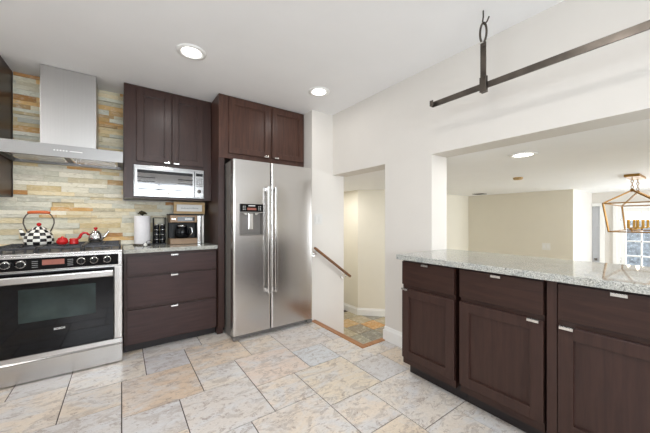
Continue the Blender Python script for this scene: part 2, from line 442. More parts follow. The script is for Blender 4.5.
# --- windows
def window(n, x0, x1, y0, y1, z0, z1, axis, bars, hbars):
    mb = MB(); t = .05
    if axis == 'y':
        ym = (y0+y1)/2
        for a, b in ((x0, x0+t), (x1-t, x1)): mb.box(a, b, y0, y1, z0, z1, .004)
        for a, b in ((z0, z0+t), (z1-t, z1)): mb.box(x0+t, x1-t, y0, y1, a, b, .004)
        for k in range(1, bars): xm = x0+(x1-x0)*k/bars; mb.box(xm-.03, xm+.03, ym-.025, ym+.025, z0+t, z1-t, .003)
        for k in range(1, hbars): zm = z0+(z1-z0)*k/hbars; mb.box(x0+t, x1-t, ym-.02, ym+.02, zm-.015, zm+.015, .003)
        g = MB().box(x0+t, x1-t, ym-.003, ym+.003, z0+t, z1-t)
    else:
        xm = (x0+x1)/2
        for a, b in ((y0, y0+t), (y1-t, y1)): mb.box(x0, x1, a, b, z0, z1, .004)
        for a, b in ((z0, z0+t), (z1-t, z1)): mb.box(x0, x1, y0+t, y1-t, a, b, .004)
        for k in range(1, bars): ym = y0+(y1-y0)*k/bars; mb.box(xm-.025, xm+.025, ym-.03, ym+.03, z0+t, z1-t, .003)
        for k in range(1, hbars): zm = z0+(z1-z0)*k/hbars; mb.box(xm-.02, xm+.02, y0+t, y1-t, zm-.015, zm+.015, .003)
        g = MB().box(xm-.003, xm+.003, y0+t, y1-t, z0+t, z1-t)
    o = struct('window_%d' % n, mb, M['white']); g.build('window_glass', M['glass'], o)
window(1, -1.0, 1.7, YR-.10, YR-.02, .87, 2.13, 'y', 3, 2)
window(2, XL-.10, XL-.02, -.15, 1.35, .9, 2.2, 'x', 2, 2)  # unseen left window, added to let in more fill
window(3, 5.3, 7.5, -2.38, -2.30, 0, 1.5, 'y', 3, 2)

# --- french door in the far wall of the sunken room and the shaded strip of door beside it
mb = MB(); mb.box(EX-.01, EX+.1, 1.125, 1.17, LZ, 1.44, .004).box(EX-.01, EX+.1, .15, .19, LZ, 1.44, .004).box(EX-.01, EX+.1, .19, 1.125, 1.40, 1.44, .004)
mb.box(EX-.03, EX-.0005, 1.17, 1.225, LZ, 1.44, .004).box(EX-.03, EX-.0005, .09, .15, LZ, 1.44, .004).box(EX-.03, EX-.0005, .09, 1.225, 1.44, 1.50, .004)
struct('trim_2', mb, M['white'])
mb = MB(); mb.box(EX+.02, EX+.065, 1.055, 1.122, LZ+.01, 1.395, .004).box(EX+.02, EX+.065, .195, .27, LZ+.01, 1.395, .004)
mb.box(EX+.02, EX+.065, .27, 1.055, LZ+.01, LZ+.22, .004).box(EX+.02, EX+.065, .27, 1.055, 1.32, 1.395, .004)
for k in range(1, 4): ym = .27+.785*k/4; mb.box(EX+.025, EX+.06, ym-.011, ym+.011, LZ+.22, 1.32)
for k in range(1, 6): zm = LZ+.22+(1.32-LZ-.22)*k/6; mb.box(EX+.025, EX+.06, .27, 1.055, zm-.011, zm+.011)
dr = struct('door_1', mb, M['white'])
MB().box(EX+.040, EX+.044, .27, 1.055, LZ+.22, 1.32).build('door_glass', M['glass'], dr)
for z in (-.3, .35, 1.15): MB().cyl((EX+.006, 1.124, z), (EX+.006, 1.124, z+.1), .008).build('hinge', M['nickel'], dr)
M['greydoor'] = plain('pale_grey_door_paint', lin(202, 205, 212), .45, var=.02)  # grey tone is shade painted onto a white door
dr = struct('door_2', MB().box(EX+.015, EX+.055, 1.412, 1.528, LZ+.01, 1.435, .004), M['greydoor'])
mb = MB(); mb.cyl((EX+.015, 1.470, .38), (EX-.01, 1.470, .38), .010).ball((EX-.028, 1.470, .38), .024)
mb.build('door_knob', M['bronze'], dr)
mb = MB(); mb.box(EX-.03, EX-.0005, 1.345, 1.41, LZ, 1.44, .004).box(EX-.03, EX-.0005, 1.345, 1.53, 1.44, 1.50, .004)
struct('trim_3', mb, M['white'])

# --- outdoors beyond the french door
struct('ground_outside', MB().box(7.9, 22, -9, 10, LZ-.2, LZ-.1), M['ground'])
mb = MB()
for k in range(9): mb.box(12.0+.01*(k % 2), 12.3, -4, 6, LZ-.1+k*.2, LZ+.092+k*.2, .006)
o = mb.build('garden_fence', M['siding'], None); tag(o, 'blue grey board fence seen through the french door panes', 'fence'); recenter(o, (12.1, 1, LZ-.1))

# ================================================================== STACKED STONE BACKSPLASH
LP = [(230, 222, 196), (234, 229, 210), (220, 218, 200), (238, 233, 216), (226, 215, 184), (232, 216, 178), (216, 215, 200), (230, 208, 160), (236, 226, 198), (210, 208, 192)]
LO = [(220, 172, 108), (226, 186, 124), (208, 170, 118), (198, 144, 84), (224, 204, 160)]
st = []
def stone_field(x0, x1, z0, z1):
    z = z0
    while z < z1-.008:
        h = random.choice((.026, .032, .038, .045, .05)); h = min(h, z1-z)
        if z1-z-h < .012: h = z1-z
        x = x0-random.uniform(0, .15)
        while x < x1:
            L = random.uniform(.10, .34); a, b = max(x, x0), min(x+L, x1)
            if b-a > .004:
                ochre = .10+.38*max(0, min(1, (z-1.65)/.4))      # the upper courses hold more ochre stones
                col = random.choice(LO if random.random() < ochre else LP)
                j = random.uniform(.92, 1.06); col = tuple(min(255, c*j) for c in col)
                st.append((a+.0006, b-.0006, 3.520+random.uniform(0, .020), 3.552, z+.0006, z+h-.0006, lin(*col)))
            x += L
        z += h
stone_field(-1.21, .784, .915, 1.360); stone_field(-.757, .012, 1.360, 2.438)
o = patch_mesh('stone_backsplash', st, M['ledger']); tag(o, 'stacked ledger stone backsplash in beige and ochre behind the range', 'backsplash'); recenter(o, (-.2, 3.55, .915))

# ================================================================== CABINETS
def fy(y):            # front looking towards -Y at depth y: u = X, w = outwards
    return lambda u, w, z: (u, y-w, z)
def fx(x):            # front looking towards -X: u = Y
    return lambda u, w, z: (x-w, u, z)
def fbox(mb, F, u0, u1, w0, w1, z0, z1, bev=.0):
    a = F(u0, w0, z0); b = F(u1, w1, z1); mb.box(a[0], b[0], a[1], b[1], a[2], b[2], bev)
def shaker(F, u0, u1, z0, z1, mat, parent, name='door', fw=.058, t=.02, step=True):
    mb = MB()
    fbox(mb, F, u0, u0+fw, 0, t, z0, z1, .0035); fbox(mb, F, u1-fw, u1, 0, t, z0, z1, .0025)
    fbox(mb, F, u0+fw-.001, u1-fw+.001, 0, t, z0, z0+fw, .0025); fbox(mb, F, u0+fw-.001, u1-fw+.001, 0, t, z1-fw, z1, .0025)
    fbox(mb, F, u0+fw-.004, u1-fw+.004, 0, t*.2, z0+fw-.004, z1-fw+.004)
    # small stepped moulding round the panel
    s = .010; a0, a1, b0, b1 = u0+fw-.002, u1-fw+.002, z0+fw-.002, z1-fw+.002
    if not step: s = .003
    fbox(mb, F, a0, a0+s, 0, t*.5, b0, b1, .002); fbox(mb, F, a1-s, a1, 0, t*.5, b0, b1, .002)
    fbox(mb, F, a0, a1, 0, t*.5, b0, b0+s, .002); fbox(mb, F, a0, a1, 0, t*.5, b1-s, b1, .002)
    return mb.build(name, mat, parent)
def slab(F, u0, u1, z0, z1, mat, parent, name='drawer', t=.02):
    mb = MB(); fbox(mb, F, u0, u1, 0, t, z0, z1, .003); return mb.build(name, mat, parent)
def pull(F, u, z, parent, wd=.052, t=.02):
    """tab pull hooked over the top edge of a front"""
    mb = MB(); fbox(mb, F, u-wd/2, u+wd/2, t-.012, t+.020, z+.0005, z+.0035, .001); fbox(mb, F, u-wd/2, u+wd/2, t+.016, t+.020, z-.011, z+.0035, .001)
    return mb.build('pull', M['nickel'], parent)

# --- drawer base beside the range
def drawer_base(x0, x1, label):
    F = fy(3.00); c = thing('drawer_cabinet', label, 'cabinet', ((x0+x1)/2, 3.27, 0))
    mb = MB(); mb.box(x0, x1, 3.00, 3.55, .075, .875); mb.build('carcass', M['espresso'], c)
    MB().box(x0+.002, x1-.002, 3.05, 3.10, .001, .075).build('toe_kick', M['toe'], c)
    d = slab(F, x0+.02, x1-.008, .682, .848, M['espresso_h'], c); pull(F, (x0+x1)/2, .848, d, .06)
    d = slab(F, x0+.02, x1-.008, .398, .662, M['espresso_h'], c); pull(F, (x0+x1)/2, .662, d, .06)
    d = slab(F, x0+.02, x1-.008, .085, .374, M['espresso_h'], c); pull(F, (x0+x1)/2, .374, d, .06)
drawer_base(.016, .786, 'dark brown three-drawer base cabinet between range and fridge')
drawer_base(-1.22, -.765, 'dark brown three-drawer base cabinet left of the range')
o = MB().box(.010, .786, 2.955, 3.545, .876, .912, .005).build('granite_countertop', M['granite'], None)
recenter(o, (.4, 3.25, .876)); tag(o, 'short speckled granite countertop under the coffee maker', 'countertop')
o = MB().box(-1.225, -.765, 2.955, 3.545, .876, .912, .005).build('granite_countertop', M['granite'], None)
recenter(o, (-1, 3.25, .876)); tag(o, 'narrow granite countertop left of the range', 'countertop')

# --- upper cabinet over the microwave
F = fy(3.215)
c = thing('wall_cabinet', 'dark two-door upper cabinet holding the microwave below its doors', 'cabinet', (.4, 3.38, 1.372))
mb = MB(); mb.box(.016, .787, 3.215, 3.55, 1.69, 2.437).box(.016, .088, 3.215, 3.55, 1.372, 1.69).box(.712, .787, 3.215, 3.55, 1.372, 1.69).box(.088, .712, 3.215, 3.55, 1.372, 1.388)
mb.build('carcass', M['espresso'], c)
d = shaker(F, .112, .404, 1.722, 2.405, M['espresso'], c); 
def pull_low(F, u, z, parent, wd=.05, t=.02):
    mb = MB(); fbox(mb, F, u-wd/2, u+wd/2, t-.012, t+.02, z-.0035, z-.0005, .001); fbox(mb, F, u-wd/2, u+wd/2, t+.016, t+.02, z-.0035, z+.011, .001)
    return mb.build('pull', M['nickel'], parent)
pull_low(F, .365, 1.722, d)
d = shaker(F, .410, .700, 1.722, 2.405, M['espresso'], c); pull_low(F, .447, 1.722, d)

# --- upper cabinet left of the hood
F = fy(3.215)
c = thing('wall_cabinet', 'dark upper cabinet left of the steel hood, cut by the photo edge', 'cabinet', (-1, 3.38, 1.362))
MB().box(-1.22, -.762, 3.215, 3.55, 1.362, 2.437).build('carcass', M['espresso'], c)
d = shaker(F, -1.2, -.785, 1.385, 2.405, M['espresso'], c); pull_low(F, -.83, 1.385, d)

# --- cabinet over the fridge, and its tall side panel
F = fy(2.935)
c = thing('refrigerator_cabinet', 'dark two-door cabinet above the steel refrigerator', 'cabinet', (1.29, 3.24, 1.795))
MB().box(.792, 1.786, 2.935, 3.55, 1.795, 2.437, .002).build('carcass', M['espresso_warm'], c)
d = shaker(F, .888, 1.337, 1.85, 2.412, M['espresso_warm'], c); pull_low(F, 1.29, 1.85, d)
d = shaker(F, 1.366, 1.768, 1.85, 2.412, M['espresso_warm'], c); pull_low(F, 1.412, 1.85, d)
mb = MB(); mb.prism([(2.935, .075), (2.935, 1.793), (3.55, 1.793), (3.55, .001), (2.985, .001), (2.985, .075)], 0, .789, .846)
o = mb.build('end_panel', M['espresso'], None); recenter(o, (.818, 3.24, .001)); tag(o, 'tall dark side panel standing left of the refrigerator', 'panel')

# --- peninsula: three cabinet units and one long granite top
FX = 1.72
def pen_unit(y0, y1, d0, d1, label, hand, stile=None):
    F = fx(FX); c = thing('peninsula_cabinet', label, 'cabinet', ((FX+2.28)/2, (y0+y1)/2, 0))
    MB().box(FX, 2.28, y0, y1, .10, .874).build('carcass', M['espresso_y'], c)
    if stile: MB().box(FX-.018, FX-.0005, stile[0], stile[1], .10, .866, .002).build('stile', M['espresso'], c)
    MB().box(1.80, 1.82, y0-.0325, y1-.0005, .001, .0995).build('toe_kick', M['toe'], c)
    d = slab(F, d0, d1, .690, .860, M['espresso_y'], c); pull(F, (d0+d1)/2, .855, d)
    d = shaker(F, d0, d1, .150, .662, M['espresso'], c, step=False); pull(F, (d1-.035) if hand > 0 else (d0+.04), .662, d)
pen_unit(.980, 1.392, .981, 1.388, 'peninsula cabinet unit at the wall end, farthest from camera', 1)
pen_unit(.514, .9465, .515, .946, 'middle peninsula cabinet unit with pull at its right corner', -1)
pen_unit(.030, .502, .040, .458, 'peninsula cabinet unit nearest the camera, cut by the right edge', 1, (.461, .502))
pen_unit(-.46, .018, -.44, .000, 'peninsula cabinet unit behind the right edge of the picture', -1)
pen_unit(-.94, -.472, -.92, -.48, 'last peninsula cabinet unit behind the camera', 1)
o = MB().box(1.645, 2.325, -.945, PT-.002, .876, .912, .005).build('granite_countertop', M['granite'], None)
recenter(o, (1.98, .2, .876)); tag(o, 'long glossy granite peninsula top under the wide wall opening', 'countertop')

# ================================================================== RANGE
RX0, RX1 = -.755, .004; RC = (RX0+RX1)/2
r = thing('gas_range', 'stainless steel gas range with black glass oven door', 'range', (RC, 3.2, 0))
mb = MB(); mb.box(RX0, RX1, 2.90, 3.515, .03, .898)
for x in (RX0+.04, RX1-.04):
    for y in (2.95, 3.48): mb.cyl((x, y, .001), (x, y, .03), .018)
mb.build('body', M['steel_v'], r)
mb = MB(); mb.prism([(2.90, .012), (2.872, .012), (2.868, .150), (2.858, .158), (2.868, .166), (2.872, .198), (2.90, .198)], 0, RX0, RX1)
dw = mb.build('storage_drawer', M['steel'], r)
mb = MB()
for a, b in ((RX0, RX0+.052), (RX1-.052, RX1)):
    mb = MB(); mb.box(a, b, 2.872, 2.90, .202, .790, .004); mb.box((a+b)/2-.012, (a+b)/2, 2.866, 2.874, .21, .785, .003); mb.build('side_trim', M['steel_v'], r)
door = MB().box(RX0+.054, RX1-.054, 2.860, 2.899, .204, .788, .005).build('oven_door', M['blackglass'], r)
MB().box(-.588, -.166, 2.8588, 2.862, .437, .672).build('oven_window', M['ovenglass'], door)
mb = MB(); mb.box(RX0+.03, RX1-.058, 2.800, 2.822, .722, .772, .010, 3)
for x in (RX0+.12, RX1-.14): mb.box(x-.012, x+.012, 2.82, 2.861, .735, .765, .003)
mb.build('door_handle', M['steel'], door)
text('brand_lettering', 'BOSCH', .019, (-.375, 2.8595, .362), ROT_Y, M['mark'], door, .0005, .0006)
# control panel
cp = MB().box(RX0, RX1, 2.862, 2.90, .796, .908, .004).build('control_panel', M['steel'], r)
MB().box(RX0+.03, -.022, 2.8605, 2.864, .806, .892).build('control_glass', M['blackglass'], cp)
MB().box(-.468, -.348, 2.8592, 2.862, .838, .876).build('display', M['display'], cp)
for cx in (-.505, -.315):
    mb = MB()
    for k in range(4): mb.box(cx-.016, cx+.016, 2.8595, 2.862, .824+k*.014, .829+k*.014)
    mb.build('button_marks', M['darkmark'], cp)
for x in (-.650, -.575, -.252, -.176, -.094):
    k = MB().lathe([(.0, 0), (.031, 0), (.031, -.006), (.026, -.010), (.026, -.014), (0, -.014)], (x, 2.8605, .852), 28, 1).build('knob', M['steel_p'], cp)
    mb = MB(); mb.lathe([(0, 0), (.021, 0), (.019, -.012), (0, -.012)], (x, 2.8466, .852), 24, 1); mb.box(x-.005, x+.005, 2.826, 2.838, .833, .871, .002); mb.build('knob_grip', M['black'], k)
# cooktop
ct = MB().box(RX0, RX1, 2.868, 3.515, .9085, .922, .003).build('cooktop', M['steel'], r)
MB().box(RX0+.02, RX1-.02, 2.905, 3.50, .9215, .9245).build('burner_tray', M['greyside'], ct)
for bx, by, br in ((-.64, 3.04, .045), (-.64, 3.36, .038), (-.375, 3.2, .055), (-.12, 3.04, .038), (-.12, 3.36, .045)):
    b = MB().lathe([(0, 0), (br, 0), (br, .012), (br*.8, .016), (0, .016)], (bx, by, .9245), 24).build('burner', M['greyside'], ct)
    MB().lathe([(0, 0), (br*.82, 0), (br*.82, .006), (br*.6, .010), (0, .010)], (bx, by, .9405), 24).build('burner_cap', M['iron'], b)
for gx0, gx1 in ((RX0+.012, -.508), (-.504, -.250), (-.246, RX1-.012)):
    mb = MB(); gz = .962; t = .011; y0, y1 = 2.90, 3.49
    for x in (gx0+t/2, gx1-t/2):
        mb.tube([(x, y0, .926), (x, y0+.004, .944), (x, y0+.018, .956), (x, y0+.05, gz), (x, y1-.05, gz), (x, y1-.018, .956), (x, y1-.004, .944), (x, y1, .926)], .0068, 8)
    for y in (y0+.03, (y0+y1)/2, y1-.03): mb.box(gx0, gx1, y-t/2, y+t/2, gz-.014, gz+.003, .003)
    xm = (gx0+gx1)/2
    for ya, yb in ((y0+.03, y0+.115), (y0+.19, (y0+y1)/2-.0), ((y0+y1)/2, y1-.19), (y1-.115, y1-.03)): mb.box(xm-t/2, xm+t/2, ya, yb, gz-.014, gz+.003, .003)
    for ym in (3.04, 3.36): mb.box(gx0, xm-.035, ym-t/2, ym+t/2, gz-.014, gz+.003, .003); mb.box(xm+.035, gx1, ym-t/2, ym+t/2, gz-.014, gz+.003, .003)
    for y in (y0+.03, y1-.03):
        for k in (.25, .5, .75): x = gx0+(gx1-gx0)*k; mb.box(x-.004, x+.004, y-.012, y+.012, .9255, gz-.012)
    mb.build('grate', M['iron'], r)

# ================================================================== HOOD
h = thing('range_hood', 'stainless steel chimney range hood above the range', 'range hood', (RC, 3.3, 1.667))
HY0, HX0, HX1 = 3.05, -.752, .010
mb = MB(); mb.box(HX0, HX1, HY0, HY0+.014, 1.664, 1.762, .002); mb.box(HX0, HX0+.012, HY0+.014, 3.52, 1.667, 1.762); mb.box(HX1-.012, HX1, HY0+.014, 3.52, 1.667, 1.762)
mb.box(HX0, HX1, HY0+.012, 3.52, 1.752, 1.763, .002); mb.box(HX0, HX1, 3.49, 3.52, 1.667, 1.753)
cn = mb.build('canopy', M['steel_hood'], h)
mb = MB(); mb.box(HX0+.014, HX1-.014, HY0+.016, 3.488, 1.690, 1.70)
mb.build('underside', M['greyside'], cn)
for a, b in ((HX0+.04, -.39), (-.35, HX1-.04)):
    mb = MB(); mb.box(a, b, HY0+.10, 3.46, 1.680, 1.6895)
    for k in range(9): y = HY0+.125+k*.035; mb.box(a+.015, b-.015, y, y+.012, 1.677, 1.680)
    mb.build('grease_filter', M['steel_p'], cn)
mb = MB(); mb.box(HX0+.03, HX1-.03, HY0+.03, HY0+.075, 1.682, 1.6895); mb.build('light_strip', M['plastic_white'], cn)
for x in (-.56, -.19):  # lamps added under the hood to brighten the stone
    d = bpy.data.lights.new('hood_lamp', 'AREA'); d.shape = 'DISK'; d.size = .06; d.energy = .8; d.color = (1, .95, .86)
    o = bpy.data.objects.new('hood_lamp', d); C.objects.link(o); o.parent = h; o.location = (x-RC, 3.16-3.3, .004)
MB().box(-.541, -.183, 3.225, 3.52, 1.7635, 2.436, .003).build('chimney', M['steel_chim'], h)
mb = MB()
for k in range(5): mb.cyl((-.43+k*.018, HY0, 1.716), (-.43+k*.018, HY0-.002, 1.716), .0055, 12)
mb.build('button', M['mark'], cn)
mb = MB(); mb.box(-.34, -.262, HY0-.001, HY0, 1.713, 1.719); mb.build('brand_mark', M['mark'], cn)

# ================================================================== MICROWAVE
m = thing('microwave', 'stainless steel built-in microwave below the upper cabinet doors', 'microwave', (.4, 3.36, 1.389))
MB().box(.10, .70, 3.20, 3.50, 1.389, 1.672).build('body', M['greyside'], m)
M['steel_mw'] = steel('microwave_steel', (.36, .356, .352, 1), .2, 0, .02)
mf = MB().box(.090, .708, 3.186, 3.214, 1.3895, 1.686, .003).build('front_frame', M['steel_mw'], m)
dd = MB().box(.096, .612, 3.172, 3.186, 1.398, 1.668, .004).build('door', M['steel_mw'], m)
mb = MB(); mb.prism([(.118, 1.452), (.594, 1.452), (.594, 1.640), (.118, 1.640)], 1, 3.1708, 3.173)
M['mirrorglass'] = plain('mirrored_door_glass', lin(158, 158, 160), .06, .9)
mb.build('window', M['mirrorglass'], dd)
mb = MB(); mb.box(.118, .594, 3.1695, 3.171, 1.612, 1.640).box(.118, .594, 3.1695, 3.171, 1.456, 1.466).box(.118, .26, 3.1695, 3.171, 1.566, 1.574).box(.118, .26, 3.1695, 3.171, 1.528, 1.534).box(.46, .594, 3.1695, 3.171, 1.566, 1.574).box(.46, .594, 3.1695, 3.171, 1.528, 1.534)
mb.build('window_band', M['black'], dd)  # black bars drawn on the glass as dark lines of its reflection
k = MB().cyl((.378, 3.1722, 1.424), (.378, 3.1695, 1.424), .0145, 24).build('emblem', M['darkmark'], dd)
MB().cyl((.378, 3.1696, 1.424), (.378, 3.1688, 1.424), .0105, 24).build('emblem_face', M['plastic_white'], k)
kp = MB().box(.616, .702, 3.174, 3.186, 1.398, 1.668, .003).build('control_panel', M['steel_mw'], m)
MB().box(.626, .692, 3.1728, 3.175, 1.618, 1.648).build('clock_display', M['black'], kp)
mb = MB()
for i in range(3):
    for j in range(5): mb.box(.630+i*.021, .646+i*.021, 3.1728, 3.175, 1.510+j*.019, 1.521+j*.019)
mb.build('keypad', M['darkmark'], kp)
MB().lathe([(0, 0), (.020, 0), (.018, -.010), (0, -.010)], (.658, 3.174, 1.462), 24, 1).build('dial', M['greyside'], kp)

# ================================================================== REFRIGERATOR
f = thing('refrigerator', 'tall stainless steel side-by-side refrigerator with ice dispenser', 'refrigerator', (1.305, 3.1, 0))
MB().box(.862, 1.752, 2.772, 3.52, .02, 1.742, .004).build('body', M['greyside'], f)
MB().box(.865, 1.75, 2.735, 2.772, .012, .052).build('foot_grille', M['greyside'], f)
for x in (.90, 1.71):
    for y in (2.80, 3.4): MB().cyl((x, y, .001), (x, y, .0195), .02).build('foot', M['black'], f)
for a, b in ((.860, .915), (1.69, 1.752)): MB().box(a, b, 2.70, 2.7345, .010, .045, .004).build('hinge_cover', M['greyside'], f)
FY0, FY1 = 2.692, 2.768
def fridge_door(x0, x1, holes):
    """front with softly rounded long edges; holes = list of (x0,x1,z0,z1) left open"""
    z0, z1 = .056, 1.748; mb = MB()
    prof = []
    R = .018
    if not holes:
        pts = []
        for k in range(7): a = PI+ (PI/2)*k/6; pts.append((x0+R+R*math.cos(a), FY0+R+R*math.sin(a)))
        for k in range(7): a = -PI/2+(PI/2)*k/6; pts.append((x1-R+R*math.cos(a), FY0+R+R*math.sin(a)))
        pts += [(x1, FY1), (x0, FY1)]; mb.prism(pts, 2, z0, z1)
    else:
        hx0, hx1, hz0, hz1 = holes[0]
        pts = []
        for k in range(7): a = PI+(PI/2)*k/6; pts.append((x0+R+R*math.cos(a), FY0+R+R*math.sin(a)))
        pts += [(hx0, FY0), (hx0, FY1), (x0, FY1)]; mb.prism(pts, 2, z0, z1)
        pts = [(hx1, FY0)]
        for k in range(7): a = -PI/2+(PI/2)*k/6; pts.append((x1-R+R*math.cos(a), FY0+R+R*math.sin(a)))
        pts += [(x1, FY1), (hx1, FY1)]; mb.prism(pts, 2, z0, z1)
        mb.box(hx0, hx1, FY0, FY1, z0, hz0).box(hx0, hx1, FY0, FY1, hz1, z1)
    return mb.build('door', M['steel_f'], f)
M['steel_f'] = steel('fridge_steel', (.64, .62, .60, 1), .24, 0, .03)
dl = fridge_door(.858, 1.2435, [(.918, 1.163, 1.012, 1.322)])
dr_ = fridge_door(1.2495, 1.756, None)
M['dispgrey'] = plain('dispenser_grey', lin(128, 124, 120), .35, .4)
mb = MB(); mb.box(.918, 1.163, FY1-.012, FY1-.004, 1.012, 1.322)
mb.prism([(.918, 1.012), (.926, 1.012), (.926, 1.322), (.918, 1.322)], 1, FY0-.002, FY1-.01).prism([(1.155, 1.012), (1.163, 1.012), (1.163, 1.322), (1.155, 1.322)], 1, FY0-.002, FY1-.01)
mb.box(.926, 1.155, FY0-.004, FY1-.01, 1.012, 1.022).box(.918, 1.163, FY0-.005, FY0+.03, 1.234, 1.246)
dp = mb.build('dispenser', M['dispgrey'], dl)
pn = MB().box(.922, 1.159, FY0-.004, FY0+.02, 1.246, 1.322, .003).build('dispenser_panel', M['black'], dp) if False else None
dpp = MB().box(.922, 1.159, FY0-.004, FY0+.02, 1.246, 1.322, .003).build('dispenser_panel', M['blackglass'], dl)
mb = MB()
for x in (.955, .972, 1.112, 1.130):
    for z in (1.266, 1.282, 1.298): mb.box(x-.004, x+.004, FY0-.0055, FY0-.0035, z-.003, z+.003)
mb.box(1.005, 1.075, FY0-.0055, FY0-.0035, 1.300, 1.310)
mb.build('panel_marks', M['mark'], dpp)
mb = MB(); mb.box(.995, 1.085, FY0-.0055, FY0-.0035, 1.262, 1.285); mb.build('panel_display', M['display'], dpp)
mb = MB(); mb.box(1.015, 1.065, FY0+.022, FY1-.014, 1.07, 1.234, .006); mb.prism([(.96, 1.234), (.98, 1.215), (1.0, 1.215), (1.0, 1.234)], 1, FY0+.01, FY1-.014).prism([(1.08, 1.234), (1.08, 1.215), (1.10, 1.215), (1.12, 1.234)], 1, FY0+.01, FY1-.014)
mb.build('dispenser_lever', M['nickel'], dl)
for door_o, x in ((dl, 1.204), (dr_, 1.281)):
    mb = MB(); mb.box(x-.014, x+.014, 2.628, 2.648, .43, 1.505, .008, 3)
    for z in (.455, 1.475): mb.box(x-.012, x+.012, 2.646, 2.694, z-.018, z+.018, .004)
    mb.build('handle', M['steel_p'], door_o)
MB().cyl((1.69, FY0+.001, .985), (1.69, FY0-.003, .985), .010).build('lock_badge', M['nickel'], dr_)

# ================================================================== KETTLES AND SMALL THINGS ON THE RANGE
GZ = .9667
k = thing('kettle', 'black and white checked enamel kettle with orange grip', 'kettle', (-.548, 3.24, GZ))
cx, cy = -.548, 3.24
MB().lathe([(0, 0), (.082, 0), (.090, .006), (.092, .035), (.086, .070), (.071, .100), (.052, .118), (.046, .122), (0, .122)], (cx, cy, GZ), 36).build('pot', M['check'], k)
ld = MB().lathe([(0, 0), (.046, 0), (.044, .008), (.028, .020), (.008, .025), (0, .025)], (cx, cy, GZ+.1225), 28).build('lid', M['check'], k)
MB().ball((cx, cy, GZ+.162), .015).build('lid_knob', M['red'], ld)
mb = MB(); mb.tube([(cx-.070, cy, GZ+.055), (cx-.090, cy, GZ+.076), (cx-.098, cy, GZ+.100), (cx-.108, cy, GZ+.124)], [.020, .017, .013, .010], 12); mb.build('spout', M['check'], k)
for s in (-1, 1):
    mb = MB(); mb.tube([(cx+s*.066, cy, GZ+.100), (cx+s*.080, cy, GZ+.135), (cx+s*.090, cy, GZ+.172), (cx+s*.088, cy, GZ+.205), (cx+s*.074, cy, GZ+.236), (cx+s*.058, cy, GZ+.256)], .0048, 8)
    hb = mb.build('bail', M['bronze'], k)
mb = MB(); mb.tube([(cx-.066, cy, GZ+.256), (cx-.05, cy, GZ+.260), (cx, cy, GZ+.262), (cx+.05, cy, GZ+.260), (cx+.066, cy, GZ+.256)], [.010, .0125, .013, .0125, .010], 12); mb.build('grip', M['orange'], k)

cx, cy = -.190, 3.27
k = thing('teapot', 'small shiny steel teapot with red lid knob and red handle', 'teapot', (cx, cy, GZ))
MB().lathe([(0, 0), (.040, 0), (.051, .014), (.054, .042), (.049, .070), (.036, .088), (.030, .092), (0, .092)], (cx, cy, GZ), 32).build('pot', M['steel_p'], k)
ld = MB().lathe([(0, 0), (.030, 0), (.026, .008), (.010, .015), (0, .015)], (cx, cy, GZ+.0925), 28).build('lid', M['steel_p'], k)
mb = MB(); mb.lathe([(0, 0), (.006, 0), (.015, .014), (.012, .024), (0, .027)], (cx, cy, GZ+.1075), 18); mb.build('lid_knob', M['red'], ld)
mb = MB(); mb.tube([(cx+.045, cy, GZ+.036), (cx+.066, cy, GZ+.052), (cx+.082, cy, GZ+.078), (cx+.094, cy, GZ+.100)], [.013, .010, .008, .007], 12); mb.build('spout', M['steel_p'], k)
mb = MB(); mb.tube([(cx-.047, cy, GZ+.066), (cx-.062, cy, GZ+.084), (cx-.084, cy, GZ+.086), (cx-.100, cy, GZ+.070), (cx-.108, cy, GZ+.046), (cx-.122, cy, GZ+.034)], [.008, .009, .0105, .011, .011, .009], 12); mb.build('handle', M['red'], k)

# red covered pots in front of it
cx, cy = -.392, 3.12
k = thing('spice_pot', 'round glossy red lidded pot beside the checked kettle', 'pot', (cx, cy, GZ))
MB().lathe([(0, 0), (.024, 0), (.036, .012), (.037, .030), (.030, .044), (0, .044)], (cx, cy, GZ), 28).build('pot', M['red'], k)
MB().lathe([(0, 0), (.031, 0), (.027, .008), (.008, .014), (.008, .020), (0, .022)], (cx, cy, GZ+.0445), 24).build('lid', M['red'], k)
cx, cy = -.322, 3.13
o = MB().lathe([(0, 0), (.028, 0), (.031, .006), (.027, .012), (.031, .020), (.027, .028), (.031, .036), (.026, .046), (0, .048)], (cx, cy, GZ), 28).build('ribbed_jar', M['red'], None)
recenter(o, (cx, cy, GZ)); tag(o, 'short ribbed red jar between round red pot and steel teapot', 'jar')

# ================================================================== ON THE SHORT COUNTER
CT = .9125
cx, cy = .170, 3.42
p = thing('paper_towel_holder', 'white paper towel roll standing on a counter holder', 'paper towel holder', (cx, cy, CT))
mb = MB(); mb.lathe([(0, 0), (.078, 0), (.078, .010), (.070, .014), (0, .014)], (cx, cy, CT), 32); mb.cyl((cx, cy, CT+.012), (cx, cy, CT+.31), .007); mb.build('stand', M['bronze'], p)
mb = MB(); mb.lathe([(.020, 0), (.069, 0), (.070, .003), (.070, .277), (.069, .280), (.020, .280), (.020, 0)], (cx, cy, CT+.0145), 40); mb.build('paper_roll', M['paper'], p)
mb = MB()
for a in range(7):
    t = a*.9; mb.tube([(cx, cy, CT+.305), (cx+.025*math.cos(t), cy+.02*math.sin(t), CT+.325+.006*(a % 3)), (cx+.042*math.cos(t), cy+.03*math.sin(t), CT+.312+.004*(a % 2))], [.006, .012, .004], 8)
mb.build('finial', M['leaf'], p)

